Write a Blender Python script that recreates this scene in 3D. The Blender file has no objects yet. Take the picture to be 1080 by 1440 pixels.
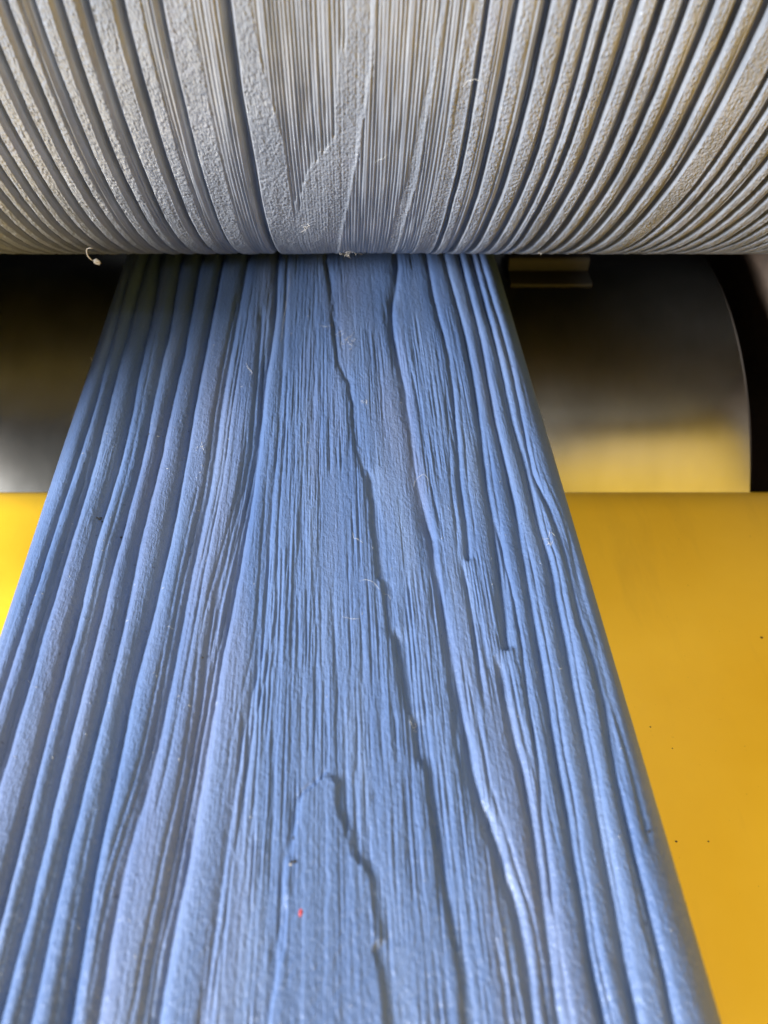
import bpy, bmesh, math, random
import numpy as np
from mathutils import Vector, Matrix

scene = bpy.context.scene
rng = np.random.default_rng(7)
random.seed(7)

# ------------------------------------------------------------------ camera
cam = bpy.data.cameras.new('camera')
cam_o = bpy.data.objects.new('camera', cam)
scene.collection.objects.link(cam_o)
CX, CH = 0.008288, 0.14915
R_ = Matrix(((1, 0, 0), (0, 0.73705042, -0.67583776), (0, 0.67583776, 0.73705042)))
cam_o.matrix_world = Matrix.Translation((CX, 0.0, CH)) @ R_.to_4x4()
cam.sensor_fit = 'VERTICAL'
cam.sensor_height = 5.32
cam.lens = 1082 / 1440 * 5.32
cam.shift_x = 50 / 1440
cam.clip_start = 0.002
cam.clip_end = 50
cam.dof.use_dof = True
cam.dof.focus_distance = 0.205
cam.dof.aperture_fstop = 1.9
scene.camera = cam_o

# ------------------------------------------------------------------ world, lamps, exposure
world = bpy.data.worlds.new('World')
scene.world = world
world.use_nodes = True
bg = world.node_tree.nodes['Background']
bg.inputs[0].default_value = (0.92, 0.96, 1.0, 1)
bg.inputs[1].default_value = 0.035


def area(name, loc, aim, sx, sy, watts, col):
    l = bpy.data.lights.new(name, 'AREA')
    l.shape = 'RECTANGLE'
    l.size, l.size_y = sx, sy
    l.energy = watts
    l.color = col
    o = bpy.data.objects.new(name, l)
    scene.collection.objects.link(o)
    o.location = loc
    d = Vector(aim) - Vector(loc)
    o.rotation_euler = d.to_track_quat('-Z', 'Y').to_euler()
    return o


area('workshop_doorway', (-1.22, -0.60, 0.52), (0, 0.15, 0), 0.34, 0.38, 106, (0.99, 0.99, 1.0))
area('skylight', (0.0, -0.60, 1.75), (0, 0.1, 0), 0.5, 0.5, 20, (0.98, 0.99, 1.0))

scene.view_settings.view_transform = 'Standard'
scene.view_settings.look = 'None'
scene.view_settings.exposure = 0.0
scene.view_settings.gamma = 1.0


# ------------------------------------------------------------------ helpers
def tag(o, label=None, cat=None, group=None, kind=None):
    if label: o['label'] = label
    if cat: o['category'] = cat
    if group: o['group'] = group
    if kind: o['kind'] = kind
    return o


def empty(name, loc=(0, 0, 0)):
    o = bpy.data.objects.new(name, None)
    scene.collection.objects.link(o)
    o.location = loc
    o.empty_display_size = 0.02
    return o


def link_mesh(name, me, mat, parent=None, smooth=True):
    me.materials.append(mat)
    if smooth:
        me.polygons.foreach_set('use_smooth', [True] * len(me.polygons))
    o = bpy.data.objects.new(name, me)
    scene.collection.objects.link(o)
    if parent is not None:
        o.parent = parent
        o.matrix_parent_inverse = Matrix.Translation(-parent.location)
    return o


def mesh_from_grid(name, P, wrap_u=False, wrap_v=False, caps=None):
    """P: (rows, cols, 3) -> quad mesh. wrap_u closes columns, wrap_v closes rows."""
    nv, nu = P.shape[:2]
    idx = np.arange(nv * nu, dtype=np.int32).reshape(nv, nu)
    a = idx
    if wrap_u: a = np.concatenate([a, a[:, :1]], 1)
    if wrap_v: a = np.concatenate([a, a[:1]], 0)
    q = np.stack([a[:-1, :-1], a[:-1, 1:], a[1:, 1:], a[1:, :-1]], -1).reshape(-1, 4)
    loops = q.ravel()
    starts = np.arange(0, len(loops), 4, dtype=np.int32)
    extra = []
    if caps:
        for ring in caps: extra.append(np.asarray(ring, dtype=np.int32))
    for e in extra:
        starts = np.append(starts, len(loops)).astype(np.int32)
        loops = np.concatenate([loops, e])
    me = bpy.data.meshes.new(name)
    me.vertices.add(nv * nu)
    me.vertices.foreach_set('co', np.ascontiguousarray(P, dtype=np.float32).ravel())
    me.loops.add(len(loops))
    me.loops.foreach_set('vertex_index', loops.astype(np.int32))
    me.polygons.add(len(starts))
    me.polygons.foreach_set('loop_start', starts)
    me.update(calc_edges=True)
    me.validate()
    return me


_tables = {}


def value_noise(x, y, sx, sy, seed):
    """smooth value noise in [-1, 1]; x, y arrays in mm, sx, sy cell sizes in mm"""
    n = 256
    if seed not in _tables: _tables[seed] = np.random.default_rng(seed).uniform(-1, 1, (n, n))
    T = _tables[seed]
    u = np.asarray(x) / sx + 1000
    v = np.asarray(y) / sy + 1000
    i = np.floor(u).astype(int); j = np.floor(v).astype(int)
    fu = u - i; fv = v - j
    fu = fu * fu * (3 - 2 * fu); fv = fv * fv * (3 - 2 * fv)
    i0, i1, j0, j1 = i % n, (i + 1) % n, j % n, (j + 1) % n
    return ((T[i0, j0] * (1 - fu) + T[i1, j0] * fu) * (1 - fv)
            + (T[i0, j1] * (1 - fu) + T[i1, j1] * fu) * fv)


def sstep(a, b, x):
    t = np.clip((x - a) / (b - a), 0, 1)
    return t * t * (3 - 2 * t)


def tube(bm, pts, r, n=5, taper=True):
    pts = [Vector(p) for p in pts]
    rings = []
    for i, p in enumerate(pts):
        d = (pts[min(i + 1, len(pts) - 1)] - pts[max(i - 1, 0)]).normalized()
        a = d.orthogonal().normalized()
        b = d.cross(a)
        k = r * (0.45 + 0.55 * math.sin(math.pi * (i + 0.5) / len(pts))) if taper else r
        rings.append([bm.verts.new(p + (a * math.cos(t * math.tau / n) + b * math.sin(t * math.tau / n)) * k) for t in range(n)])
    for A, B in zip(rings[:-1], rings[1:]):
        for t in range(n):
            bm.faces.new((A[t], A[(t + 1) % n], B[(t + 1) % n], B[t]))
    bm.faces.new(rings[0][::-1]); bm.faces.new(rings[-1])


def bm_obj(name, bm, mat, parent=None, smooth=True):
    me = bpy.data.meshes.new(name)
    bmesh.ops.recalc_face_normals(bm, faces=bm.faces)
    bm.to_mesh(me); bm.free()
    return link_mesh(name, me, mat, parent, smooth)


# ------------------------------------------------------------------ materials
def new_mat(name):
    m = bpy.data.materials.new(name)
    m.use_nodes = True
    nt = m.node_tree
    return m, nt, nt.nodes, nt.links, nt.nodes['Principled BSDF']


def noise_node(nt, scale, detail=3, rough=0.55, vec=None):
    n = nt.nodes.new('ShaderNodeTexNoise')
    n.inputs['Scale'].default_value = scale
    n.inputs['Detail'].default_value = detail
    n.inputs['Roughness'].default_value = rough
    if vec is not None: nt.links.new(vec, n.inputs['Vector'])
    return n


def ramp_node(nt, fac, stops):
    r = nt.nodes.new('ShaderNodeValToRGB')
    while len(r.color_ramp.elements) < len(stops): r.color_ramp.elements.new(0.5)
    for e, (p, c) in zip(r.color_ramp.elements, stops):
        e.position = p
        e.color = (*c, 1)
    nt.links.new(fac, r.inputs['Fac'])
    return r


def obj_coord(nt, scale=(1, 1, 1)):
    t = nt.nodes.new('ShaderNodeTexCoord')
    mp = nt.nodes.new('ShaderNodeMapping')
    mp.inputs['Scale'].default_value = scale
    nt.links.new(t.outputs['Object'], mp.inputs['Vector'])
    return mp.outputs['Vector']


def bump(nt, height, dist, strength=1.0, normal=None):
    b = nt.nodes.new('ShaderNodeBump')
    b.inputs['Distance'].default_value = dist
    b.inputs['Strength'].default_value = strength
    nt.links.new(height, b.inputs['Height'])
    if normal is not None: nt.links.new(normal, b.inputs['Normal'])
    return b.outputs['Normal']


def mat_plank():
    m, nt, N, L, P = new_mat('blue_stained_wood')
    v = obj_coord(nt)
    vs = obj_coord(nt, (1, 0.12, 1))
    n1 = noise_node(nt, 90, 4, 0.6, vs)
    r1 = ramp_node(nt, n1.outputs['Fac'], [(0.3, (0.052, 0.094, 0.205)), (0.52, (0.072, 0.119, 0.238)), (0.72, (0.102, 0.152, 0.272))])
    # patches that look rubbed and a little greyer
    n2 = noise_node(nt, 38, 3, 0.6, vs)
    r2 = ramp_node(nt, n2.outputs['Fac'], [(0.50, (0, 0, 0)), (0.72, (1, 1, 1))])
    mx = N.new('ShaderNodeMixRGB'); mx.inputs['Color2'].default_value = (0.145, 0.165, 0.255, 1)
    mul = N.new('ShaderNodeMath'); mul.operation = 'MULTIPLY'; mul.inputs[1].default_value = 0.55
    L.new(r2.outputs['Color'], mul.inputs[0]); L.new(mul.outputs[0], mx.inputs['Fac']); L.new(r1.outputs['Color'], mx.inputs['Color1'])
    # tiny dark pin holes
    n3 = noise_node(nt, 900, 2, 0.5, v)
    r3 = ramp_node(nt, n3.outputs['Fac'], [(0.245, (0.35, 0.35, 0.4)), (0.285, (1, 1, 1))])
    m2 = N.new('ShaderNodeMixRGB'); m2.blend_type = 'MULTIPLY'; m2.inputs['Fac'].default_value = 0.8
    L.new(mx.outputs['Color'], m2.inputs['Color1']); L.new(r3.outputs['Color'], m2.inputs['Color2'])
    L.new(m2.outputs['Color'], P.inputs['Base Color'])
    P.inputs['Roughness'].default_value = 0.42
    P.inputs['Specular IOR Level'].default_value = 0.7
    a = noise_node(nt, 1500, 3, 0.6, obj_coord(nt, (1, 0.55, 1)))
    b = noise_node(nt, 2600, 2, 0.6, obj_coord(nt, (1, 0.07, 1)))
    nr = bump(nt, a.outputs['Fac'], 0.0003, 0.8)
    nr = bump(nt, b.outputs['Fac'], 0.0002, 0.6, nr)
    L.new(nr, P.inputs['Normal'])
    return m


def mat_engraved():
    m, nt, N, L, P = new_mat('engraved_steel')
    v = obj_coord(nt)
    n1 = noise_node(nt, 60, 4, 0.6, v)
    r1 = ramp_node(nt, n1.outputs['Fac'], [(0.3, (0.21, 0.23, 0.265)), (0.6, (0.275, 0.295, 0.33)), (0.75, (0.26, 0.275, 0.325))])
    L.new(r1.outputs['Color'], P.inputs['Base Color'])
    P.inputs['Metallic'].default_value = 0.35
    P.inputs['Roughness'].default_value = 0.31
    P.inputs['Specular IOR Level'].default_value = 0.8
    b = noise_node(nt, 4200, 2, 0.5, v)
    c = noise_node(nt, 1.0, 2, 0.6, obj_coord(nt, (4200, 90, 90)))        # turned scratches round the drum
    nrm = bump(nt, c.outputs['Fac'], 0.00022, 0.6)
    L.new(bump(nt, b.outputs['Fac'], 0.00012, 0.4, nrm), P.inputs['Normal'])
    return m


def mat_smooth_steel():
    m, nt, N, L, P = new_mat('polished_steel')
    v = obj_coord(nt, (2, 1, 1))
    n1 = noise_node(nt, 25, 4, 0.6, v)
    r1 = ramp_node(nt, n1.outputs['Fac'], [(0.3, (0.25, 0.245, 0.225)), (0.7, (0.32, 0.315, 0.295))])
    L.new(r1.outputs['Color'], P.inputs['Base Color'])
    P.inputs['Metallic'].default_value = 1.0
    r2 = N.new('ShaderNodeMapRange'); r2.inputs['To Min'].default_value = 0.20; r2.inputs['To Max'].default_value = 0.26
    L.new(n1.outputs['Fac'], r2.inputs['Value']); L.new(r2.outputs['Result'], P.inputs['Roughness'])
    return m


def mat_yellow():
    m, nt, N, L, P = new_mat('yellow_machine_paint')
    v = obj_coord(nt)
    n1 = noise_node(nt, 14, 4, 0.6, v)
    r1 = ramp_node(nt, n1.outputs['Fac'], [(0.3, (0.72, 0.43, 0.02)), (0.7, (0.80, 0.51, 0.035))])
    P.inputs['Specular IOR Level'].default_value = 0.5
    # thin smears of dirt wiped along the feed direction, and duller patches of paint
    n2 = noise_node(nt, 55, 5, 0.65, obj_coord(nt, (1, 0.18, 1)))
    r2 = ramp_node(nt, n2.outputs['Fac'], [(0.54, (0, 0, 0)), (0.80, (0.28, 0.28, 0.28))])
    mx = N.new('ShaderNodeMixRGB'); mx.inputs['Color2'].default_value = (0.42, 0.25, 0.03, 1)
    L.new(r2.outputs['Color'], mx.inputs['Fac']); L.new(r1.outputs['Color'], mx.inputs['Color1'])
    n3 = noise_node(nt, 700, 3, 0.6, v)
    r3 = ramp_node(nt, n3.outputs['Fac'], [(0.24, (0.45, 0.4, 0.3)), (0.29, (1, 1, 1))])
    m2 = N.new('ShaderNodeMixRGB'); m2.blend_type = 'MULTIPLY'; m2.inputs['Fac'].default_value = 0.6
    L.new(mx.outputs['Color'], m2.inputs['Color1']); L.new(r3.outputs['Color'], m2.inputs['Color2'])
    L.new(m2.outputs['Color'], P.inputs['Base Color'])
    rr = N.new('ShaderNodeMapRange'); rr.inputs['To Min'].default_value = 0.26; rr.inputs['To Max'].default_value = 0.5
    L.new(n2.outputs['Fac'], rr.inputs['Value']); L.new(rr.outputs['Result'], P.inputs['Roughness'])
    a = noise_node(nt, 160, 2, 0.5, v)
    L.new(bump(nt, a.outputs['Fac'], 0.0006, 0.15), P.inputs['Normal'])
    return m


def mat_plain(name, col, rough=0.6, metal=0.0, spread=0.25, scale=300):
    m, nt, N, L, P = new_mat(name)
    n1 = noise_node(nt, scale, 4, 0.6, obj_coord(nt))
    lo = tuple(c * (1 - spread) for c in col); hi = tuple(min(1, c * (1 + spread)) for c in col)
    L.new(ramp_node(nt, n1.outputs['Fac'], [(0.3, lo), (0.7, hi)]).outputs['Color'], P.inputs['Base Color'])
    P.inputs['Roughness'].default_value = rough
    P.inputs['Metallic'].default_value = metal
    L.new(bump(nt, n1.outputs['Fac'], 0.0004, 0.2), P.inputs['Normal'])
    return m


M_PLANK = mat_plank()
M_ENGR = mat_engraved()
M_STEEL = mat_smooth_steel()
M_YELLOW = mat_yellow()
M_GUARD = mat_plain('yellow_guard_paint', (0.80, 0.50, 0.03), 0.62, 0.0, 0.06, 40)
M_DARK = mat_plain('dark_brown_paint', (0.045, 0.026, 0.014), 0.55)
M_BAR = mat_plain('dull_grey_steel', (0.012, 0.0115, 0.011), 0.6, 0.0)
M_SHAFT = mat_plain('turned_steel', (0.42, 0.41, 0.4), 0.35, 1.0)
M_FIBRE = mat_plain('pale_fibre', (0.62, 0.61, 0.57), 0.7)
M_LINT = mat_plain('grey_lint', (0.42, 0.40, 0.37), 0.8)
M_BLACK = mat_plain('black_grit', (0.012, 0.012, 0.014), 0.6)
M_RED = mat_plain('red_paint_fleck', (0.42, 0.06, 0.07), 0.5)
M_RUST = mat_plain('brown_grit', (0.07, 0.035, 0.012), 0.7)

# ------------------------------------------------------------------ machine table
def sweep_x(name, prof, x0, x1, mat, parent=None, nx=2, smooth=True):
    """closed (y, z) profile extruded along x, with end caps"""
    xs = np.linspace(x0, x1, nx)
    P = np.zeros((nx, len(prof), 3))
    for i, x in enumerate(xs):
        P[i, :, 0] = x
        P[i, :, 1:] = prof
    n = len(prof)
    me = mesh_from_grid(name, P, wrap_u=True, caps=[list(range(n)), list(range((nx - 1) * n, nx * n))[::-1]])
    bm = bmesh.new(); bm.from_mesh(me)
    bmesh.ops.recalc_face_normals(bm, faces=bm.faces)
    bm.to_mesh(me); bm.free()
    o = link_mesh(name, me, mat, parent, smooth)
    if smooth:
        md = o.modifiers.new('edges', 'EDGE_SPLIT'); md.split_angle = math.radians(40)
    return o


TZ = -0.0635
table = empty('machine_table', (0, 0, TZ))
tag(table, 'yellow painted steel machine table with a rolled edge under the blue plank', 'table')
prof = [(-0.03, TZ - 0.012), (-0.03, TZ)]
prof += [(0.194, TZ)]
for k in range(1, 9):                                     # rolled edge falling towards the roller
    a = math.radians(90 * k / 8)
    prof.append((0.194 + 0.0155 * math.sin(a), TZ - 0.005 * (1 - math.cos(a))))
prof += [(0.2095, TZ - 0.03), (0.2065, TZ - 0.03), (0.2065, TZ - 0.012)]
sweep_x('table_top', prof, -0.202, 0.3495, M_YELLOW, table)
sweep_x('apron', [(-0.025, TZ - 0.30), (-0.025, TZ - 0.0125), (-0.015, TZ - 0.0125), (-0.015, TZ - 0.30)], -0.198, 0.3485, M_YELLOW, table, smooth=False)

# ------------------------------------------------------------------ rollers
RY, RZ, RR = 0.30644, 0.134, 0.135
LT = 0.024
LZ = -LT - RR


def lathe_x(name, prof, cy, cz, mat, parent, seg=160):
    """prof: list of (x, r); revolved about the x axis through (cy, cz)"""
    th = np.linspace(0, math.tau, seg, endpoint=False)
    P = np.zeros((seg, len(prof), 3))
    for j, (x, r) in enumerate(prof):
        P[:, j, 0] = x
        P[:, j, 1] = cy - r * np.cos(th)
        P[:, j, 2] = cz - r * np.sin(th)
    n = len(prof)
    caps = [[i * n for i in range(seg)], [i * n + n - 1 for i in range(seg)][::-1]]
    me = mesh_from_grid(name, P, wrap_v=True, caps=caps)
    bm = bmesh.new(); bm.from_mesh(me)
    bmesh.ops.recalc_face_normals(bm, faces=bm.faces)
    bm.to_mesh(me); bm.free()
    o = link_mesh(name, me, mat, parent)
    md = o.modifiers.new('edges', 'EDGE_SPLIT'); md.split_angle = math.radians(40)
    return o


low = empty('support_roller', (0, RY, LZ))
tag(low, 'smooth polished steel roller below the blue plank, reflecting the yellow table', 'roller')
lathe_x('drum', [(-0.166, 0.03), (-0.166, RR - 0.0015), (-0.1645, RR), (0.1645, RR), (0.166, RR - 0.0015), (0.166, 0.03)], RY, LZ, M_STEEL, low, 256)
lathe_x('shaft', [(-0.235, 0.0295), (0.235, 0.0295)], RY, LZ, M_SHAFT, low, 48)

# --- engraved roller: real relief, wood grain in steel
flats = [(-74.5, -72.2), (-70.4, -68.2), (-66.4, -64.6), (-62.9, -61.0), (-59.2, -57.2), (-55.2, -52.6), (-50.6, -48.2), (-46.1, -43.0),
         (-41.2, -38.6), (-36.4, -33.8), (-31.5, -27.4), (-25.2, -19.8), (-18.3, -8.5), (-6.0, 40.2), (42.0, 45.9),
         (47.6, 51.6), (53.6, 57.0), (58.6, 61.4), (62.6, 64.2), (65.7, 68.6), (70.9, 73.6), (75.7, 78.5), (80.3, 83.2), (85.4, 88.4),
         (90.7, 93.8), (96.2, 102.0), (103.4, 105.6), (107.2, 109.6), (111.4, 114.4), (116.2, 118.4), (120.4, 123.2), (125, 127.8),
         (129.8, 132.0), (134, 137.2), (139, 141.6), (143.4, 146), (148, 151.5), (153.5, 156)]
_old = [-64.0, -46.0, -29.8, -7.2, 17.6, 43.0, 55.0, 72.0, 86.7, 103.1, 125.0]
_new = [-77.5, -57.5, -39.8, -15.5, 10.9, 37.5, 50.0, 67.0, 82.0, 97.6, 119.0]


def remap(v):
    if v < -64: return -77.5 + (v + 64) * 1.12
    if v > 125: return 119.0 + (v - 125)
    return float(np.interp(v, _old, _new))


lined = [(-44.6, -43.0), (-34.5, -33.8), (-22.6, -19.8), (-13.6, -8.5), (43.9, 45.9), (50.0, 51.6), (56.1, 57.0), (60.6, 61.4), (67.8, 68.6), (77.6, 78.5),
         (82.0, 83.2), (87.3, 88.4), (92.4, 93.8), (104.6, 105.6), (113.0, 114.4), (122.0, 123.2)]

random.seed(5)
flats = [(remap(a), remap(b)) for a, b in flats]
lined = [(remap(a), remap(b)) for a, b in lined]
EDGE = remap(40.2)
while flats[0][0] > -182:
    g_, w_ = random.uniform(1.7, 2.3), random.uniform(2.0, 3.6)
    flats.insert(0, (flats[0][0] - g_ - w_, flats[0][0] - g_))
while flats[-1][1] < 188:
    g_, w_ = random.uniform(1.7, 2.3), random.uniform(2.0, 3.6)
    flats.append((flats[-1][1] + g_, flats[-1][1] + g_ + w_))


def roller_height(x, th):
    """relief in mm (0 = face of the roller) and how strongly the spot is etched; x in mm, th in degrees"""
    wob = 0.30 * value_noise(x, th, 40, 14, 21) + 0.16 * value_noise(x, th, 6, 7, 22) + 0.05 * value_noise(x, th, 2, 1.6, 23)
    q = x + wob + 0.05 * (th - 25) * sstep(86, 94, x)
    h = np.zeros_like(q)
    etched = np.ones_like(q)
    for (a, b), (c, d) in zip(flats[:-1], flats[1:]):
        b = b - 0.6 if b != EDGE else b
        w = c - b
        t = (q - b) / w
        m = (t > 0) & (t < 1)
        dep = 1.2 * w * (0.8 + 0.25 * value_noise(q, th, 50, 25, 31))
        dep = np.minimum(dep, 2.7)
        drop = sstep(0.0, 0.68, t)                         # steep fall on the right of each flat
        rise = sstep(0.72, 1.0, t)
        g = -dep * np.minimum(drop, 1 - rise)
        h = np.where(m, g, h)
        etched = np.where(m, 0.12 + 0.88 * sstep(0.85, 1.0, t), etched)
    # crown each flat a little so that its two sides catch the light differently
    for a, b in flats:
        if b - a < 8:
            t = np.clip((q - a) / (b - a), 0, 1)
            h += np.where((q >= a) & (q <= b), -0.16 * (2 * t - 0.85) ** 2, 0)
    for a, b in flats:                                     # burr thrown up along the cut
        if b - a < 8:
            h += 0.16 * np.exp(-((q - b + 0.72) / 0.16) ** 2)
    # fine combed grain
    pitch = 0.86
    ph = (x + 0.10 * value_noise(x, th, 3.1, 9, 41) + 0.22 * value_noise(x, th, 9, 16, 42)) / pitch
    kk = np.floor(ph)
    amp = 0.65 + 0.5 * value_noise(kk * 7.3, th, 1.0, 11, 43)
    comb = -np.abs(np.sin(np.pi * ph)) ** 0.8 * 0.58 * np.clip(amp, 0.15, 1.2)
    mask = np.zeros_like(q)
    for a, b in lined:
        mask = np.maximum(mask, sstep(a - 0.2, a + 0.15, q) * (1 - sstep(b - 0.15, b + 0.2, q)))
    jit = 0.9 * value_noise(kk * 3.7, th * 0, 1, 1, 44)
    tl = np.interp(th, [8, 12, 19, 23, 27, 38, 60], [-12.5, -10.9, -9.3, -7.7, -6.8, -6.5, -6.2])
    tr = np.interp(th, [8, 13, 18, 25, 29, 35, 39, 60], [9.5, 8.4, 6.5, 4.6, -0.6, -4.5, -6.3, -7.0])
    m1 = sstep(-0.25, 0.25, q - tl) * (1 - sstep(-0.3, 0.3, q + jit - tr))
    L1 = np.interp(th, [8, 12, 18, 24, 32, 43, 60], [14, 13.4, 12.7, 10.9, 8.9, 6.3, 4.0])
    L2 = np.interp(th, [8, 18, 24, 32, 41, 53, 60], [27.5, 26.4, 25.5, 25.1, 23.9, 23.1, 22.8])
    W2 = np.interp(th, [11, 16, 25, 38, 56], [0.0, 0.4, 1.7, 2.8, 3.4])       # etched wedge left of L2
    W3 = np.interp(th, [10, 14, 23, 34, 54], [1.6, 2.2, 3.4, 4.4, 5.4])       # etched wedge left of the deep groove
    m2 = sstep(0.2, 0.7, q - L1) * (1 - sstep(-0.3, 0.3, q + jit * 0.5 - (L2 - W2)))
    m3 = sstep(0.3, 0.8, q - L2) * (1 - sstep(-0.3, 0.3, q + jit * 0.8 - (EDGE - W3)))
    mask = np.maximum.reduce([mask, m1, m2, m3])
    mask = np.maximum(mask, 0.24 * sstep(-8, -6, q) * (1 - sstep(EDGE - 1, EDGE, q)))
    h += comb * mask
    etched = etched * (1 - 0.85 * mask)
    # steps: the etched wedges lie lower than the combed face to their right
    low1 = sstep(-6.5, -0.6, q - L1) * (1 - sstep(-0.55, 0.45, q - L1)) * sstep(-1.5, 0.5, q - tr)
    h += -0.28 * low1
    low2 = sstep(-0.6 - W2, 0.2 - W2, q - L2) * (1 - sstep(-0.5, 0.4, q - L2)) * np.clip(W2, 0, 1)
    h += -0.3 * low2
    low3 = sstep(EDGE - W3 - 0.8, EDGE - 0.4, q) * (q < EDGE)
    h += -0.35 * low3
    tm = th * 2.356                                        # arc length in mm
    grain = value_noise(x, tm, 0.42, 0.42, 53) + 0.8 * value_noise(x, tm, 0.3, 0.34, 54)
    h += 0.095 * etched * grain + 0.064 * etched * np.random.default_rng(55).normal(size=q.shape)
    h += 0.05 * value_noise(x, th, 1.2, 4, 51) + 0.09 * value_noise(x, th, 4, 8, 52)
    return h, etched


eng = empty('embossing_roller', (0, RY, RZ))
tag(eng, 'large engraved steel roller with wood grain relief pressing on the blue plank', 'roller')
xe = np.concatenate([[-0.1855], np.arange(-0.185, -0.105, 0.0006), np.arange(-0.1050, 0.1400, 0.0002), np.arange(0.14, 0.1905, 0.0006), [0.191]])
thd = np.concatenate([np.linspace(-160, 8, 60, endpoint=False), np.linspace(8, 60, 410, endpoint=False), np.linspace(60, 200, 50, endpoint=False)])
X, T = np.meshgrid(xe * 1e3, thd)
Hh, E = roller_height(X, T)
Hh[:, 0] = Hh[:, -1] = -1.0
r = RR + Hh * 1e-3
P = np.stack([X * 1e-3, RY - r * np.cos(np.radians(T)), RZ - r * np.sin(np.radians(T))], -1)
n = P.shape[1]
rows = P.shape[0]
me = mesh_from_grid('drum', P, wrap_v=True, caps=[[i * n for i in range(rows)], [i * n + n - 1 for i in range(rows)][::-1]])
me.flip_normals()
link_mesh('drum', me, M_ENGR, eng)
lathe_x('shaft', [(-0.235, 0.03), (0.235, 0.03)], RY, RZ, M_SHAFT, eng, 48)

# ------------------------------------------------------------------ side plate and guide bar
plate = empty('side_plate', (0.205, 0.42, -0.3))
tag(plate, 'dark brown side plate of the machine beyond the end of the smooth roller', 'machine frame')
sweep_x('plate', [(0.17, -0.30), (0.17, -0.02), (0.21, 0.03), (0.26, 0.30), (0.62, 0.30), (0.62, -0.30)], 0.195, 0.215, M_DARK, plate, smooth=False)
for z in (LZ, RZ):
    lathe_x('bearing_housing', [(0.1915, 0.046), (0.1915, 0.064), (0.1925, 0.066), (0.1945, 0.066), (0.1945, 0.046)], RY, z, M_DARK, plate, 64)

guard = empty('side_guard', (0.35, -0.1, -0.067))
tag(guard, 'tall yellow sheet steel side guard with a slanted top, right of the machine table', 'guard')
gp = [(-0.62, -0.30), (0.20, -0.30), (0.20, 0.252), (-0.085, 0.58), (-0.62, 0.80)]
P = np.array([[(x, a, b) for a, b in gp] for x in (0.351, 0.360)])
me = mesh_from_grid('panel', P, wrap_u=True, caps=[[0, 1, 2, 3, 4], [9, 8, 7, 6, 5]])
bm = bmesh.new(); bm.from_mesh(me); bmesh.ops.recalc_face_normals(bm, faces=bm.faces); bm.to_mesh(me); bm.free()
link_mesh('panel', me, M_GUARD, guard, False)
bm = bmesh.new()
tube(bm, [(0.3555, 0.20, 0.255), (0.3555, -0.085, 0.584), (0.3555, -0.62, 0.804)], 0.008, 10, False)
bm_obj('edge_tube', bm, M_GUARD, guard)

wing = empty('side_plate', (-0.205, 0.42, -0.3))  # out of view; front wing added to shade the plank near the roller
tag(wing, 'unseen dark brown side plate left of the rollers, its front wing added to cast shade', 'machine frame')
sweep_x('plate', [(0.20, -0.30), (0.20, -0.012), (0.19, -0.002), (0.085, -0.002), (0.085, 0.080), (0.10, 0.092), (0.20, 0.098), (0.26, 0.30), (0.62, 0.30), (0.62, -0.30)], -0.215, -0.203, M_DARK, wing, smooth=False)
for z in (LZ, RZ):
    lathe_x('bearing_housing', [(-0.2025, 0.046), (-0.2025, 0.066), (-0.192, 0.066), (-0.1875, 0.062), (-0.1875, 0.046)], RY, z, M_DARK, wing, 64)

hood = empty('shading_hood', (0, 0.3, 0.35))  # added out of view to keep overhead light off the rollers and plank
tag(hood, 'unseen dark brown hood added above the engraved roller to block overhead light', 'shade hood')
sweep_x('cover', [(0.03, 0.335), (0.028, 0.337), (0.028, 0.352), (0.033, 0.357), (0.62, 0.357), (0.62, 0.345), (0.04, 0.345), (0.04, 0.335)], -0.40, 0.345, M_DARK, hood)

guide = sweep_x('guide_bar', [(0.2890, -0.0259), (0.2882, -0.0252), (0.2885, -0.0242), (0.2895, -0.0236), (0.2980, -0.0234), (0.2985, -0.0209),
                              (0.2990, -0.0189), (0.2997, -0.0182), (0.3160, -0.0182), (0.3160, -0.0219)], 0.0765, 0.1105, M_BAR)
tag(guide, 'short dull grey grooved guide bar beside the plank, in the gap between the rollers', 'guide bar')

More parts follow.
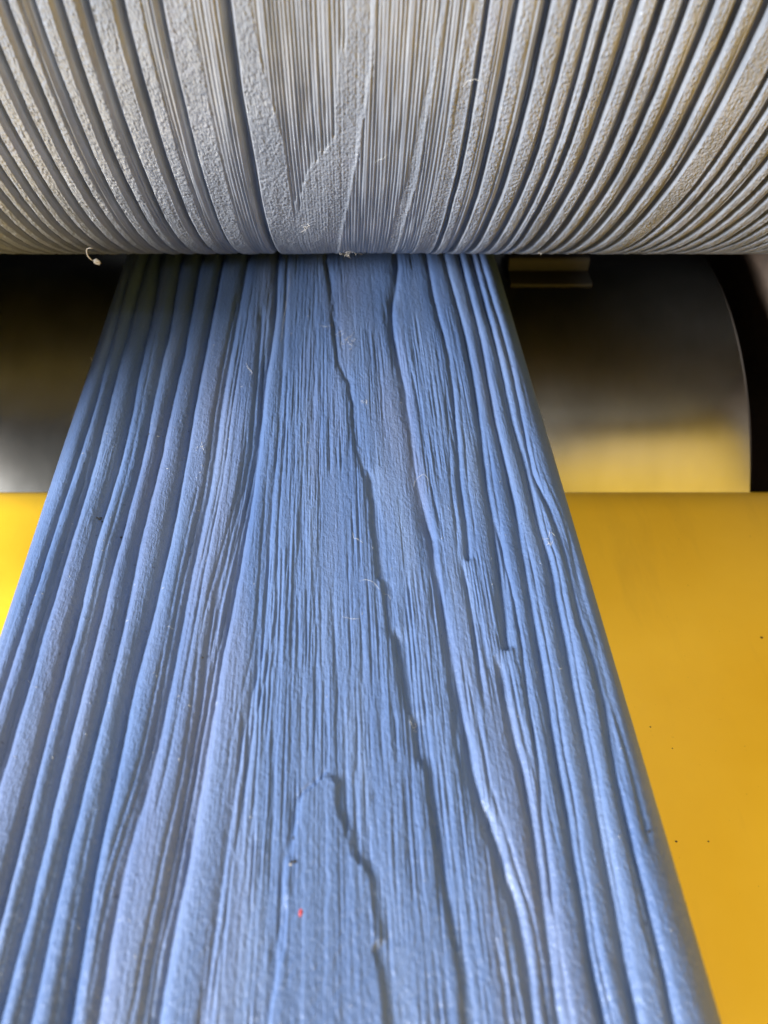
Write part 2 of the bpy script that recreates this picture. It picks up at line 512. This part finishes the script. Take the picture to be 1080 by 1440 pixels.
# ------------------------------------------------------------------ the plank
TR = {
'G1':[(-67.5,266),(-65.9,224),(-64.5,188),(-64.6,154),(-65.2,128),(-65.2,107),(-65.5,86)],
'G2':[(-61.6,266),(-60.7,220),(-60.6,189),(-59.6,153),(-59.9,126),(-59.9,106),(-60.2,88),(-60.1,73)],
'G3':[(-56.6,266),(-54.4,237),(-54.1,211),(-52.8,183),(-52.5,154),(-53.6,133),(-53.0,117),(-53.1,100),(-53.2,87),(-53.3,73),(-53.1,61),(-52.9,51),(-53.0,42)],
'G4':[(-48.6,262),(-47.1,220),(-46.9,191),(-46.5,153),(-47.2,132),(-47.6,116),(-47.7,100),(-48.2,85),(-48.3,73),(-48.3,59),(-48.2,47),(-48.4,37),(-48.9,28)],
'G5':[(-41.3,263),(-40.6,209),(-41.4,181),(-41.5,154),(-42.2,130),(-42.0,110),(-42.3,91),(-42.9,73),(-43.4,56),(-43.6,42),(-43.5,25)],
'G6':[(-33.1,263),(-33.7,216),(-34.2,184),(-34.2,154),(-34.4,127),(-35.9,101),(-37.2,88),(-37.1,73),(-37.5,59),(-37.6,45),(-37.1,25)],
'G7':[(-23.7,265),(-24.7,219),(-25.4,204),(-26.0,175),(-25.7,150),(-27.1,128),(-28.1,103),(-29.5,71),(-32.0,51),(-32.8,42),(-32.4,28)],
'G7b':[(-16.2,234),(-15.7,158),(-19.1,126),(-21.5,103),(-21.8,78),(-22.3,63),(-23.6,54),(-24.5,33),(-25.4,25)],
'G8':[(-12.0,265),(-11.5,221),(-13.2,198),(-13.4,168),(-14.1,146),(-16.2,115),(-17.8,97),(-19.0,73),(-20.4,52),(-20.7,43),(-22.2,36),(-22.4,25)],
'G9':[(-8.4,253),(-8.0,218),(-8.0,171),(-8.8,142),(-8.6,118),(-8.1,98),(-11.7,78),(-13.0,57),(-13.6,46),(-14.3,35),(-15.2,24)],
'R1a':[(5.9,264),(7.3,244),(8.8,218),(9.3,203),(12.5,191),(13.5,181),(14.2,161),(15.0,154),(15.7,150)],
'R1b':[(17.1,152),(17.5,148),(17.6,137),(18.0,125),(18.6,116),(18.9,114)],
'R1c':[(19.8,114),(19.6,100),(19.9,98)],
'R1d':[(21.6,99),(22.0,89),(22.6,84),(22.9,78)],
'R1e':[(24.1,78),(24.2,69),(24.6,67)],
'R1f':[(25.8,68),(26.3,59),(26.9,51),(27.0,44),(27.5,37),(28.3,30),(28.3,23)],
'R2':[(33.1,265),(31.1,246),(28.7,233),(28.3,218),(29.2,203),(30.1,190),(30.4,176),(30.5,165),(30.4,151),(31.0,141),(32.3,127),(32.2,116),(32.8,108),(33.4,97),(33.8,87),(34.5,74),(35.1,63),(36.6,55),(37.8,48),(38.9,41),(39.9,36),(39.3,29),(39.1,23)],
'R3a':[(44.1,265),(44.0,239),(44.9,219),(45.5,205),(44.9,188),(43.9,174),(43.0,159),(42.1,147),(41.9,131),(41.0,120)],
'R3b':[(39.2,119),(39.7,110),(39.7,99),(39.3,91),(39.3,82)],
'R4a':[(50.9,263),(51.9,229),(52.0,208),(51.7,190),(50.9,169),(49.9,156),(49.4,145),(48.9,130),(48.0,117),(47.6,105),(46.5,94)],
'R4b':[(44.2,91),(44.0,83),(44.2,78),(44.2,72),(44.9,64),(44.8,54),(44.2,44),(44.1,35),(43.4,25)],
'R5':[(56.8,263),(57.2,236),(57.2,215),(56.4,196),(55.7,178),(55.7,160),(55.8,142),(55.3,130),(54.7,117),(54.2,106),(53.7,95),(53.3,86),(52.8,77),(52.2,68),(52.2,58),(51.4,48),(51.3,40),(50.7,33),(50.7,24)],
'R5s':[(49.8,133),(50.0,120),(50.3,107),(49.8,95),(48.8,82),(48.3,67),(47.1,57),(46.6,47),(45.8,40)],
'R6':[(61.6,263),(61.6,232),(61.7,213),(61.3,188),(60.8,173),(61.3,161),(61.2,144),(60.8,130),(61.4,119),(60.5,107),(60.1,96),(59.3,86),(59.1,77),(58.6,68),(57.9,57),(57.3,47),(57.0,39),(56.4,31),(56.2,22)],
'R7':[(64.4,257),(64.9,229),(65.0,203),(63.8,173),(63.0,150),(65.2,135),(65.9,125),(65.5,114),(65.0,101),(65.5,92),(65.1,80),(63.5,64),(63.1,54),(63.0,46),(62.8,37),(62.8,29),(62.2,22)],
'R8':[(68.3,130),(67.4,107),(67.5,93),(67.0,78),(67.2,67),(66.9,60),(66.4,51)],
'arrL':[(6.7,67),(4.5,65),(0.6,61),(-0.6,55),(-1.4,48),(-2.0,38),(-2.9,30),(-3.5,24)],
'arrR':[(7.5,67),(7.2,59),(9.2,53),(10.1,50),(13.0,46),(12.9,35),(14.5,35),(14.6,23)],
}


def curve(name):
    a = sorted(TR[name], key=lambda p: p[1])
    return np.array([p[1] for p in a], float), np.array([p[0] for p in a], float)


_memo = {}


def smooth_curve(name, y):
    if name not in _memo:
        ys, xs = curve(name)
        yy = np.linspace(-130, 420, 1101)
        xx = np.interp(yy, ys, xs)
        n = 2 if name[:3] in ('R1a', 'R1b', 'R1c', 'R1d', 'R1e', 'R1f', 'arr') else (36 if name[0] == 'G' else 16)
        k = np.hanning(2 * n + 1); k /= k.sum()
        _memo[name] = (yy, np.convolve(np.pad(xx, n, mode='edge'), k, mode='valid'), ys[0], ys[-1])
    yy, xx, y0, y1 = _memo[name]
    return np.interp(y, yy, xx), y0, y1


#        depth  left w  right w  fade in y (mm)
GR = {'G1': (1.05, 1.4, 0.9, 0), 'G2': (1.05, 1.3, 0.95, 0), 'G3': (1.25, 1.6, 0.95, 0), 'G4': (1.2, 1.6, 0.95, 0), 'G5': (1.2, 1.6, 0.95, 0),
      'G6': (1.25, 1.6, 0.95, 0), 'G7': (0.85, 1.5, 1.2, 0), 'G7b': (0.5, 1.0, 0.9, 12), 'G8': (1.0, 1.6, 0.9, 0), 'G9': (0.3, 1.1, 0.6, 10),
      'R1a': (0.75, 0.8, 1.5, 4), 'R1b': (0.72, 0.8, 2.4, 5), 'R1c': (0.72, 0.8, 2.6, 4), 'R1d': (0.75, 0.9, 2.8, 5), 'R1e': (0.7, 0.9, 2.8, 4), 'R1f': (0.7, 0.9, 2.4, 6),
      'R2': (0.9, 1.7, 1.1, 0), 'R3a': (0.85, 1.0, 0.8, 2), 'R3b': (0.7, 0.9, 0.8, 9), 'R4a': (1.05, 1.2, 0.9, 2), 'R4b': (1.0, 1.2, 1.0, 8),
      'R5': (1.1, 1.2, 0.8, 0), 'R5s': (0.6, 0.6, 0.6, 8), 'R6': (1.15, 1.3, 0.8, 0), 'R7': (0.95, 1.0, 0.7, 0), 'R8': (0.5, 0.7, 0.6, 8)}
# finer companion lines that run beside the main ones: (of, offset mm, depth, width, y from, y to)
SUB = [('G2', -1.5, 0.55, 0.5, 40, 160), ('G3', 3.2, 0.25, 0.6, 110, 220), ('G7', -1.6, 0.45, 0.5, 30, 240), ('G7', -3.0, 0.22, 0.45, 20, 150), ('G7', 2.0, 0.3, 0.45, 90, 230), ('G7', 3.4, 0.35, 0.5, 60, 250),
       ('G7b', 1.5, 0.4, 0.45, 40, 230), ('G7b', -1.6, 0.28, 0.4, 20, 170), ('G8', -1.3, 0.45, 0.45, 20, 210), ('G8', -2.6, 0.35, 0.4, 30, 150), ('G9', 1.6, 0.25, 0.4, 20, 200), ('G9', -2.2, 0.18, 0.4, 60, 170),
       ('G1', -2.6, 0.2, 0.5, 60, 140), ('G4', -2.0, 0.18, 0.6, 20, 120), ('G5', -1.9, 0.22, 0.5, 10, 70), ('G6', -2.2, 0.25, 0.5, 10, 60),
       ('R3a', 2.0, 0.35, 0.5, 125, 210), ('R3a', -2.6, 0.3, 0.45, 120, 190), ('R2', 3.2, 0.32, 0.45, 130, 200), ('R4a', 1.6, 0.35, 0.5, 105, 170), ('R5', 1.5, 0.4, 0.45, 20, 130),
       ('R6', 1.4, 0.4, 0.45, 30, 140), ('R6', -1.4, 0.25, 0.4, 90, 190), ('R7', 1.3, 0.35, 0.4, 60, 170), ('R7', -1.2, 0.25, 0.35, 30, 110), ('R7', 2.4, 0.2, 0.4, 100, 200), ('R4b', 2.1, 0.3, 0.5, 20, 90), ('R2', 2.4, 0.35, 0.5, 10, 90), ('R8', -1.4, 0.25, 0.4, 60, 120)]


def plank_height(x, y):
    """relief in mm; x across, y along the plank, in mm"""
    xw = x + 0.12 * value_noise(x, y, 30, 40, 61) + 0.07 * value_noise(x, y, 5, 9, 62) + 0.05 * value_noise(x, y, 1.5, 1.8, 63)
    h = np.zeros_like(x)
    for i, (k, (d, wl, wr, fade)) in enumerate(GR.items()):
        c, y0, y1 = smooth_curve(k, y)
        f = np.ones_like(x)
        if fade:
            f = (sstep(y0 - fade * 0.4, y0 + fade * 0.6, y) if y0 > 25 else f) * (1 - sstep(y1 - fade * 0.6, y1 + fade * 0.4, y) if y1 < 240 else f)
        dx = xw - c + (0.3 if k[:2] in ('R1', 'R2') else 0.1) * value_noise(x, y, 1.0, 6, 300 + i)
        var = 1 + (0.4 if k[:2] in ('R1', 'R2', 'R3') else 0.18) * value_noise(x * 0, y, 1, 13, 100 + i)
        w = np.where(dx < 0, wl, wr) * (1 + 0.15 * value_noise(x * 0, y, 1, 31, 140 + i))
        h -= (1.65 if k[0] == 'G' else 1.1 if k[:2] == 'R1' else 1.45) * d * f * var * np.exp(-(np.abs(dx) / w) ** 1.35)
    for i, (k, off, d, w, ya, yb) in enumerate(SUB):
        c, _, _ = smooth_curve(k, y)
        f = sstep(ya - 6, ya + 10, y) * (1 - sstep(yb - 10, yb + 6, y))
        dx = xw - c - off - 0.4 * value_noise(x * 0, y, 1, 35, 180 + i)
        h -= 1.3 * d * f * (1 + 0.4 * value_noise(x * 0, y, 1, 9, 220 + i)) * np.exp(-(np.abs(dx) / w) ** 1.3)
    # the raised tongue of late wood near the camera
    al, _, _ = smooth_curve('arrL', y); ar, _, _ = smooth_curve('arrR', y)
    jag = 0.5 * value_noise(x, y, 1.0, 5, 71) + 0.3 * value_noise(x, y, 0.5, 9, 74)
    top = 66.5 + 2.5 * value_noise(x, y * 0, 1.3, 1, 75)
    near = 1 - sstep(-1.2, 1.2, y - top)
    dr = xw - ar + jag
    ton = sstep(-0.5, 0.5, xw - al + jag) * (1 - sstep(-0.5, 1.3, dr)) * near
    h += 0.5 * ton
    h -= 0.22 * sstep(-0.4, 1.4, dr) * (1 - sstep(1.6, 6, dr)) * near
    h -= 0.22 * np.exp(-((xw - al + jag + 0.9) / 0.7) ** 2) * near
    # a second, lower tongue that R1 cuts off step by step: the face drops to its right
    r1j = 0.35 * value_noise(x, y, 1.4, 2.6, 72) + 0.3 * value_noise(x, y, 0.8, 7, 73)
    r1x = r1j + np.interp(y, [20, 67, 68, 78, 79, 99, 100, 114, 115, 152, 153, 265], [28.3, 24.6, 24.1, 23.5, 22.6, 20.4, 19.7, 18.9, 18.0, 17.1, 15.6, 5.9])
    h += 0.28 * (1 - sstep(-0.6, 0.5, xw - r1x)) * sstep(-14, 0, xw - r1x)
    # fine grain
    zone = sstep(-27, -10, x) * (1 - sstep(38, 60, x)) * 0.76 + 0.24
    patch = sstep(-0.30, 0.25, value_noise(x, y, 7, 34, 81) + 0.35 * value_noise(x, y, 2.2, 12, 82))
    patch = np.maximum(patch, 0.8 * sstep(20, 45, y) * (1 - sstep(95, 120, y)) * sstep(-14, -6, x) * (1 - sstep(28, 36, x)))
    fine = (value_noise(x, y, 0.52, 26, 91) + 0.7 * value_noise(x, y, 0.36, 12, 92) + 0.35 * value_noise(x, y, 0.3, 4, 93))
    fine = np.where(fine < 0, fine, fine * 0.6)
    h += 0.29 * zone * (0.22 + 0.78 * patch) * (1 - 0.35 * sstep(120, 200, y)) * (1 - 0.5 * ton) * fine
    h += 0.09 * value_noise(x, y, 2.1, 40, 94) + 0.11 * value_noise(x, y, 5, 60, 95)
    h += 0.035 * value_noise(x, y, 0.8, 1.4, 96) + 0.03 * value_noise(x, y, 0.4, 0.8, 98) + 0.03 * ton * value_noise(x, y, 1.0, 2.0, 97)
    return h


YAW = math.radians(1.324)
M_LAY = Matrix.Translation((CX, 0, 0)) @ Matrix.Rotation(YAW, 4, 'Z') @ Matrix.Translation((-CX, 0, 0))   # how the plank lies under the rollers


HW, FR, TH = 0.0724, 0.0080, 0.0215
sec = []                                                   # cross-section: x, z, normal x, normal z, relief weight
sec.append((-HW + 0.001, -TH, 0, 0, 0))
sec.append((-HW, -TH + 0.001, 0, 0, 0))
for k in range(36):
    a = math.radians(180 - 90 * k / 35)
    sec.append((-HW + FR + FR * math.cos(a), -FR + FR * math.sin(a), math.cos(a), math.sin(a), 0.25 + 0.75 * (k / 35)))
for x in np.arange(-HW + FR + 0.00016, HW - FR, 0.00016):
    sec.append((x, 0, 0, 1, 1))
for k in range(36):
    a = math.radians(90 - 90 * k / 35)
    sec.append((HW - FR + FR * math.cos(a), -FR + FR * math.sin(a), math.cos(a), math.sin(a), 0.25 + 0.75 * (1 - k / 35)))
sec.append((HW, -TH + 0.001, 0, 0, 0))
sec.append((HW - 0.001, -TH, 0, 0, 0))
sec = np.array(sec)
d = np.sqrt(np.diff(sec[:, 0]) ** 2 + np.diff(sec[:, 1]) ** 2)
arc = np.concatenate([[0], np.cumsum(d)])
mid = np.interp(0, sec[40:-40, 0], arc[40:-40])
xs = np.clip((arc - mid) * 1e3, -78.5, 78.5)               # unrolled position across the face
ys = np.concatenate([np.linspace(-140, 8, 40, endpoint=False), np.linspace(8, 110, 420, endpoint=False), np.linspace(110, 285, 420, endpoint=False), np.linspace(285, 640, 40)])
X, Y = np.meshgrid(xs, ys)
Hh = plank_height(X, Y) * sec[None, :, 4] * 1e-3
P = np.stack([sec[None, :, 0] + Hh * sec[None, :, 2], Y * 1e-3, sec[None, :, 1] + Hh * sec[None, :, 3]], -1)
nc = P.shape[1]; nr = P.shape[0]
me = mesh_from_grid('plank', P, wrap_u=True, caps=[list(range(nc))[::-1], list(range((nr - 1) * nc, nr * nc))])
plank = link_mesh('plank', me, M_PLANK)
plank.matrix_world = M_LAY
tag(plank, 'long blue painted wooden plank with deep embossed grain, passing under the engraved roller', 'plank')
if plank.data.polygons[nc * 100 + nc // 2].normal.z < 0: me.flip_normals()


def on_plank(x, y):
    return float(plank_height(np.array([[x]], float), np.array([[y]], float))[0, 0])


# ------------------------------------------------------------------ hairs, lint and grit
def hair(name, pts, label, group, r=0.000022, mat=None, lift=0.12):
    """pts in mm on the plank"""
    bm = bmesh.new()
    P = []
    for i in range(len(pts) - 1):
        for t in np.linspace(0, 1, 6, endpoint=False):
            x = pts[i][0] * (1 - t) + pts[i + 1][0] * t; y = pts[i][1] * (1 - t) + pts[i + 1][1] * t
            P.append((x, y))
    P.append(pts[-1])
    Q = [Vector((x * 1e-3, y * 1e-3, (on_plank(x, y) + lift + 0.1 * random.random()) * 1e-3)) for x, y in P]
    for _ in range(2):
        Q = [Q[0]] + [(Q[i - 1] + Q[i] * 2 + Q[i + 1]) / 4 for i in range(1, len(Q) - 1)] + [Q[-1]]
    tube(bm, Q, r)
    o = bm_obj(name, bm, mat or M_FIBRE)
    o.matrix_world = M_LAY
    return tag(o, label, 'hair', group)


HG = 'hairs lying on the plank'
hair('hair', [(12.4, 129.5), (12.6, 127.4), (13.6, 127.0), (14.9, 125.6)], 'bright curled white hair by the long dark step in the middle of the plank', HG, 0.000033)
hair('hair', [(9.2, 103.5), (10.6, 103.0), (11.8, 102.6), (13.4, 102.7)], 'nearly straight pale hair across the fine grain, nearest the raised tongue', HG)
hair('hair', [(13.6, 113.5), (15.2, 114.0), (17.0, 113.2), (18.4, 111.0)], 'thin white hair bending down beside the stepped dark line, below the bright curled one', HG)
hair('hair', [(19.2, 110.2), (20.3, 110.0), (20.9, 108.6)], 'tiny hooked hair just right of the stepped dark line', HG)
hair('hair', [(29.4, 146.0), (30.2, 149.0), (32.6, 150.6), (33.6, 148.5), (33.2, 146.0)], 'thin looped hair over the deep groove right of the middle', HG)
hair('hair', [(-7.6, 262.0), (-7.2, 250), (-7.8, 240), (-8.6, 228), (-9.0, 214)], 'long pale hair hanging straight along the grain below the roller', HG, 0.000033)
hair('hair', [(3.8, 222), (6.2, 221), (8.4, 223)], 'short pale hair lying crosswise in the shade of the roller', HG)
hair('hair', [(-19.8, 202.2), (-19.0, 199.4), (-17.4, 197.0), (-18.4, 195.4)], 'small crooked pale hair on the fine grooves left of the middle', HG, 0.000045)
hair('hair', [(-70.0, 206.0), (-69.0, 204.0)], 'tiny stub of hair on the left edge of the plank', HG, 0.00005)


def fluff(name, cx, cy, n, size, label, group, mat=M_FIBRE, r=0.00004):
    bm = bmesh.new()
    for _ in range(n):
        a = random.random() * math.tau
        x = cx + random.gauss(0, size * 0.5); y = cy + random.gauss(0, size * 0.7)
        pts = []
        for k in range(6):
            pts.append(Vector((x * 1e-3, y * 1e-3, (on_plank(x, y) + 0.1 + 0.3 * random.random()) * 1e-3)))
            a += random.gauss(0, 0.7)
            x += math.cos(a) * size * 0.22; y += math.sin(a) * size * 0.3
        tube(bm, pts, r, 4)
    o = bm_obj(name, bm, mat)
    o.matrix_world = M_LAY
    return tag(o, label, 'lint', group)


LG = 'tufts of lint on the plank'
fluff('lint_tuft', 12.0, 213.0, 9, 3.0, 'wispy grey tuft of lint on the shaded middle of the plank', LG, r=0.00003)
fluff('lint_tuft', 17.0, 182.0, 4, 1.2, 'tiny lint speck beside the dark curved line above the middle', LG)
fluff('lint_tuft', -30.0, 163.0, 5, 0.9, 'bright lint speck on the left grooves', LG)
fluff('lint_tuft', 62.6, 126.0, 6, 1.8, 'small fuzzy lint on a ridge near the right edge', LG, r=0.00003)
fluff('lint_tuft', 23.6, 76.0, 5, 1.0, 'pale lint caught at the lower step right of the middle', LG, r=0.00003)


# fine dust and fibre ends clinging to the ridges
bm = bmesh.new()
for _ in range(150):
    x = random.choice((random.uniform(-66, -20), random.uniform(-66, 66))); y = random.uniform(22, 240)
    a = random.random() * math.tau; ln = random.choice((0.35, 0.5, 0.8))
    pts = []
    for k in range(3):
        pts.append(Vector((x * 1e-3, y * 1e-3, (on_plank(x, y) + 0.06) * 1e-3)))
        a += random.gauss(0, 0.6); x += math.cos(a) * ln / 2; y += math.sin(a) * ln / 2
    tube(bm, pts, 0.00003, 3)
dust = bm_obj('dust', bm, M_FIBRE)
dust.matrix_world = M_LAY
tag(dust, 'fine pale dust and fibre ends clinging to the blue grain', 'dust', None, 'stuff')


def flake(name, loc, size, mat, label, cat, group=None, seed=1, flat=0.5):
    r_ = random.Random(seed)
    bm = bmesh.new()
    bmesh.ops.create_icosphere(bm, subdivisions=2, radius=1)
    for v in bm.verts:
        k = 0.6 + 0.7 * r_.random()
        v.co = Vector((v.co.x * size[0] * k, v.co.y * size[1] * k, v.co.z * min(size) * flat * k)) + Vector(loc)
    return tag(bm_obj(name, bm, mat, smooth=False), label, cat, group)


def plank_pt(x, y, up=0.05): return M_LAY @ Vector((x * 1e-3, y * 1e-3, (on_plank(x, y) + up) * 1e-3))


GG = 'grit on the plank'
g1 = empty('black_grit', plank_pt(-54.1, 137)); tag(g1, 'black crumb of grit on a ridge near the left edge of the plank', 'grit', GG)
for j, (dx, dy, s) in enumerate([(0, 0, 0.55), (0.7, -0.5, 0.4), (-0.6, 0.1, 0.35), (0.2, 0.6, 0.3)]):
    o = flake('crumb', plank_pt(-54.1 + dx, 137 + dy), (s * 1e-3, s * 0.7e-3), M_BLACK, None, None, None, 10 + j, 0.7)
    o.parent = g1; o.matrix_parent_inverse = Matrix.Translation(-g1.location)
flake('dark_chip', plank_pt(-0.6, 48.8), (0.75e-3, 0.3e-3), M_BLACK, 'dark sliver chip at the left edge of the raised tongue', 'grit', GG, 21)
flake('dark_chip', plank_pt(-0.9, 53.2), (0.22e-3, 0.35e-3), M_BLACK, 'tiny black dot just above the dark sliver chip', 'grit', GG, 22)
flake('pale_chip', plank_pt(-1.3, 48.3), (0.28e-3, 0.16e-3), M_LINT, 'tiny pale chip touching the dark sliver chip', 'grit', GG, 23)
flake('red_fleck', plank_pt(0.7, 40.0), (0.36e-3, 0.6e-3), M_RED, 'small red fleck of paint on the blue plank near the camera', 'paint fleck', None, 24)
for j, (px, py, lab) in enumerate([(-22.4, 93.5, 'tiny black dot on the bundle of fine grooves left of the middle'), (-47.6, 131, 'tiny black dot on a broad ridge right of the black crumb'),
                                   (-65.2, 110, 'dark dot in the groove nearest the left edge'), (66.9, 53, 'dark crumb in the groove at the right edge of the plank'), (-46.0, 170.0, 'tiny dark dot high on the left ridges')]):
    flake('black_dot', plank_pt(px, py), (0.3e-3, 0.3e-3), M_BLACK, lab, 'grit', GG, 30 + j)
TG = 'specks on the yellow table'
for j, (x, y, s, lab) in enumerate([(96.5, 74.6, 0.55, 'dark speck on the yellow table, nearest the plank'), (105.2, 74.6, 0.4, 'smaller dark speck on the yellow table, right of the darkest speck'),
                                    (143.0, 139.4, 0.7, 'brown speck far right on the yellow table'), (98.4, 107.9, 0.45, 'brown speck in the sparse cluster on the yellow table beside the plank'),
                                    (103.0, 101.1, 0.35, 'faint speck below the sparse cluster on the yellow table')]):
    flake('grit_speck', (x * 1e-3, y * 1e-3, TZ + 0.0001), (s * 0.6e-3, s * 0.5e-3), M_RUST, lab, 'grit', TG, 50 + j)


def roll_pt(x, th, up=0.0):
    r_ = RR + up * 1e-3
    return Vector((x * 1e-3, RY - r_ * math.cos(math.radians(th)), RZ - r_ * math.sin(math.radians(th))))


# thread hanging off the roller at the left
th = empty('thread_scrap', roll_pt(-72.2, 54)); tag(th, 'curled pale thread scrap with a knot hanging under the engraved roller at left', 'thread')
bm = bmesh.new()
b0 = roll_pt(-71.6, 51, 0.6)
pts = [b0 + Vector((x * 1e-3, -0.0008, z * 1e-3)) for x, z in [(0.9, 0.5), (0.2, 0.8), (-0.8, 0.4), (-1.2, -0.8), (-1.1, -2.0), (-0.5, -3.1), (0.3, -3.9), (1.0, -4.3)]]
tube(bm, pts, 0.00022, 6)
o = bm_obj('loop', bm, M_LINT, th)
o = flake('knot', b0 + Vector((0.0012, -0.0006, -0.0040)), (0.0011, 0.0009), M_LINT, None, None, None, 77, 1.0)
o.parent = th; o.matrix_parent_inverse = Matrix.Translation(-th.location)


def roller_fluff(x, tt, n, size, label, mat=M_LINT):
    bm = bmesh.new()
    c = roll_pt(x, tt, 0.2)
    for _ in range(n):
        p = c + Vector((random.gauss(0, size * 0.5e-3), 0, random.gauss(0, size * 0.25e-3)))
        a = Vector((random.gauss(0, 1), random.gauss(-0.3, 0.3), random.gauss(-0.5, 0.6)))
        pts = []
        for k in range(6):
            pts.append(p.copy()); a += Vector((random.gauss(0, .5), random.gauss(0, .3), random.gauss(0, .5))); p += a.normalized() * size * 0.16e-3
        tube(bm, pts, 0.00005, 4)
    return tag(bm_obj('roller_lint', bm, mat), label, 'lint', 'lint on the engraved roller')


roller_fluff(8.3, 55, 16, 2.2, 'grey lint tuft on the lower rim of the engraved roller, above mid plank')
roller_fluff(70.2, 56, 6, 1.0, 'pale lint tuft under the engraved roller, right of the plank', M_FIBRE)
roller_fluff(-4.0, 42, 5, 3.2, 'thin web of fibres in the smooth wedge of the engraved roller')


def roller_hair(pts, label):
    bm = bmesh.new()
    tube(bm, [roll_pt(x, t, 0.35) for x, t in pts], 0.000035, 5)
    return tag(bm_obj('roller_hair', bm, M_FIBRE), label, 'hair', 'hairs on the engraved roller')


roller_hair([(32.4, 19.6), (33.6, 18.8), (35.2, 18.6), (36.8, 18.8), (37.4, 19.2)], 'fine arched hair across a bright band of the engraved roller')
roller_hair([(14.6, 28.6), (15.6, 28.1), (16.6, 28), (17.6, 27.3)], 'short hair on the combed lines in the middle of the engraved roller')
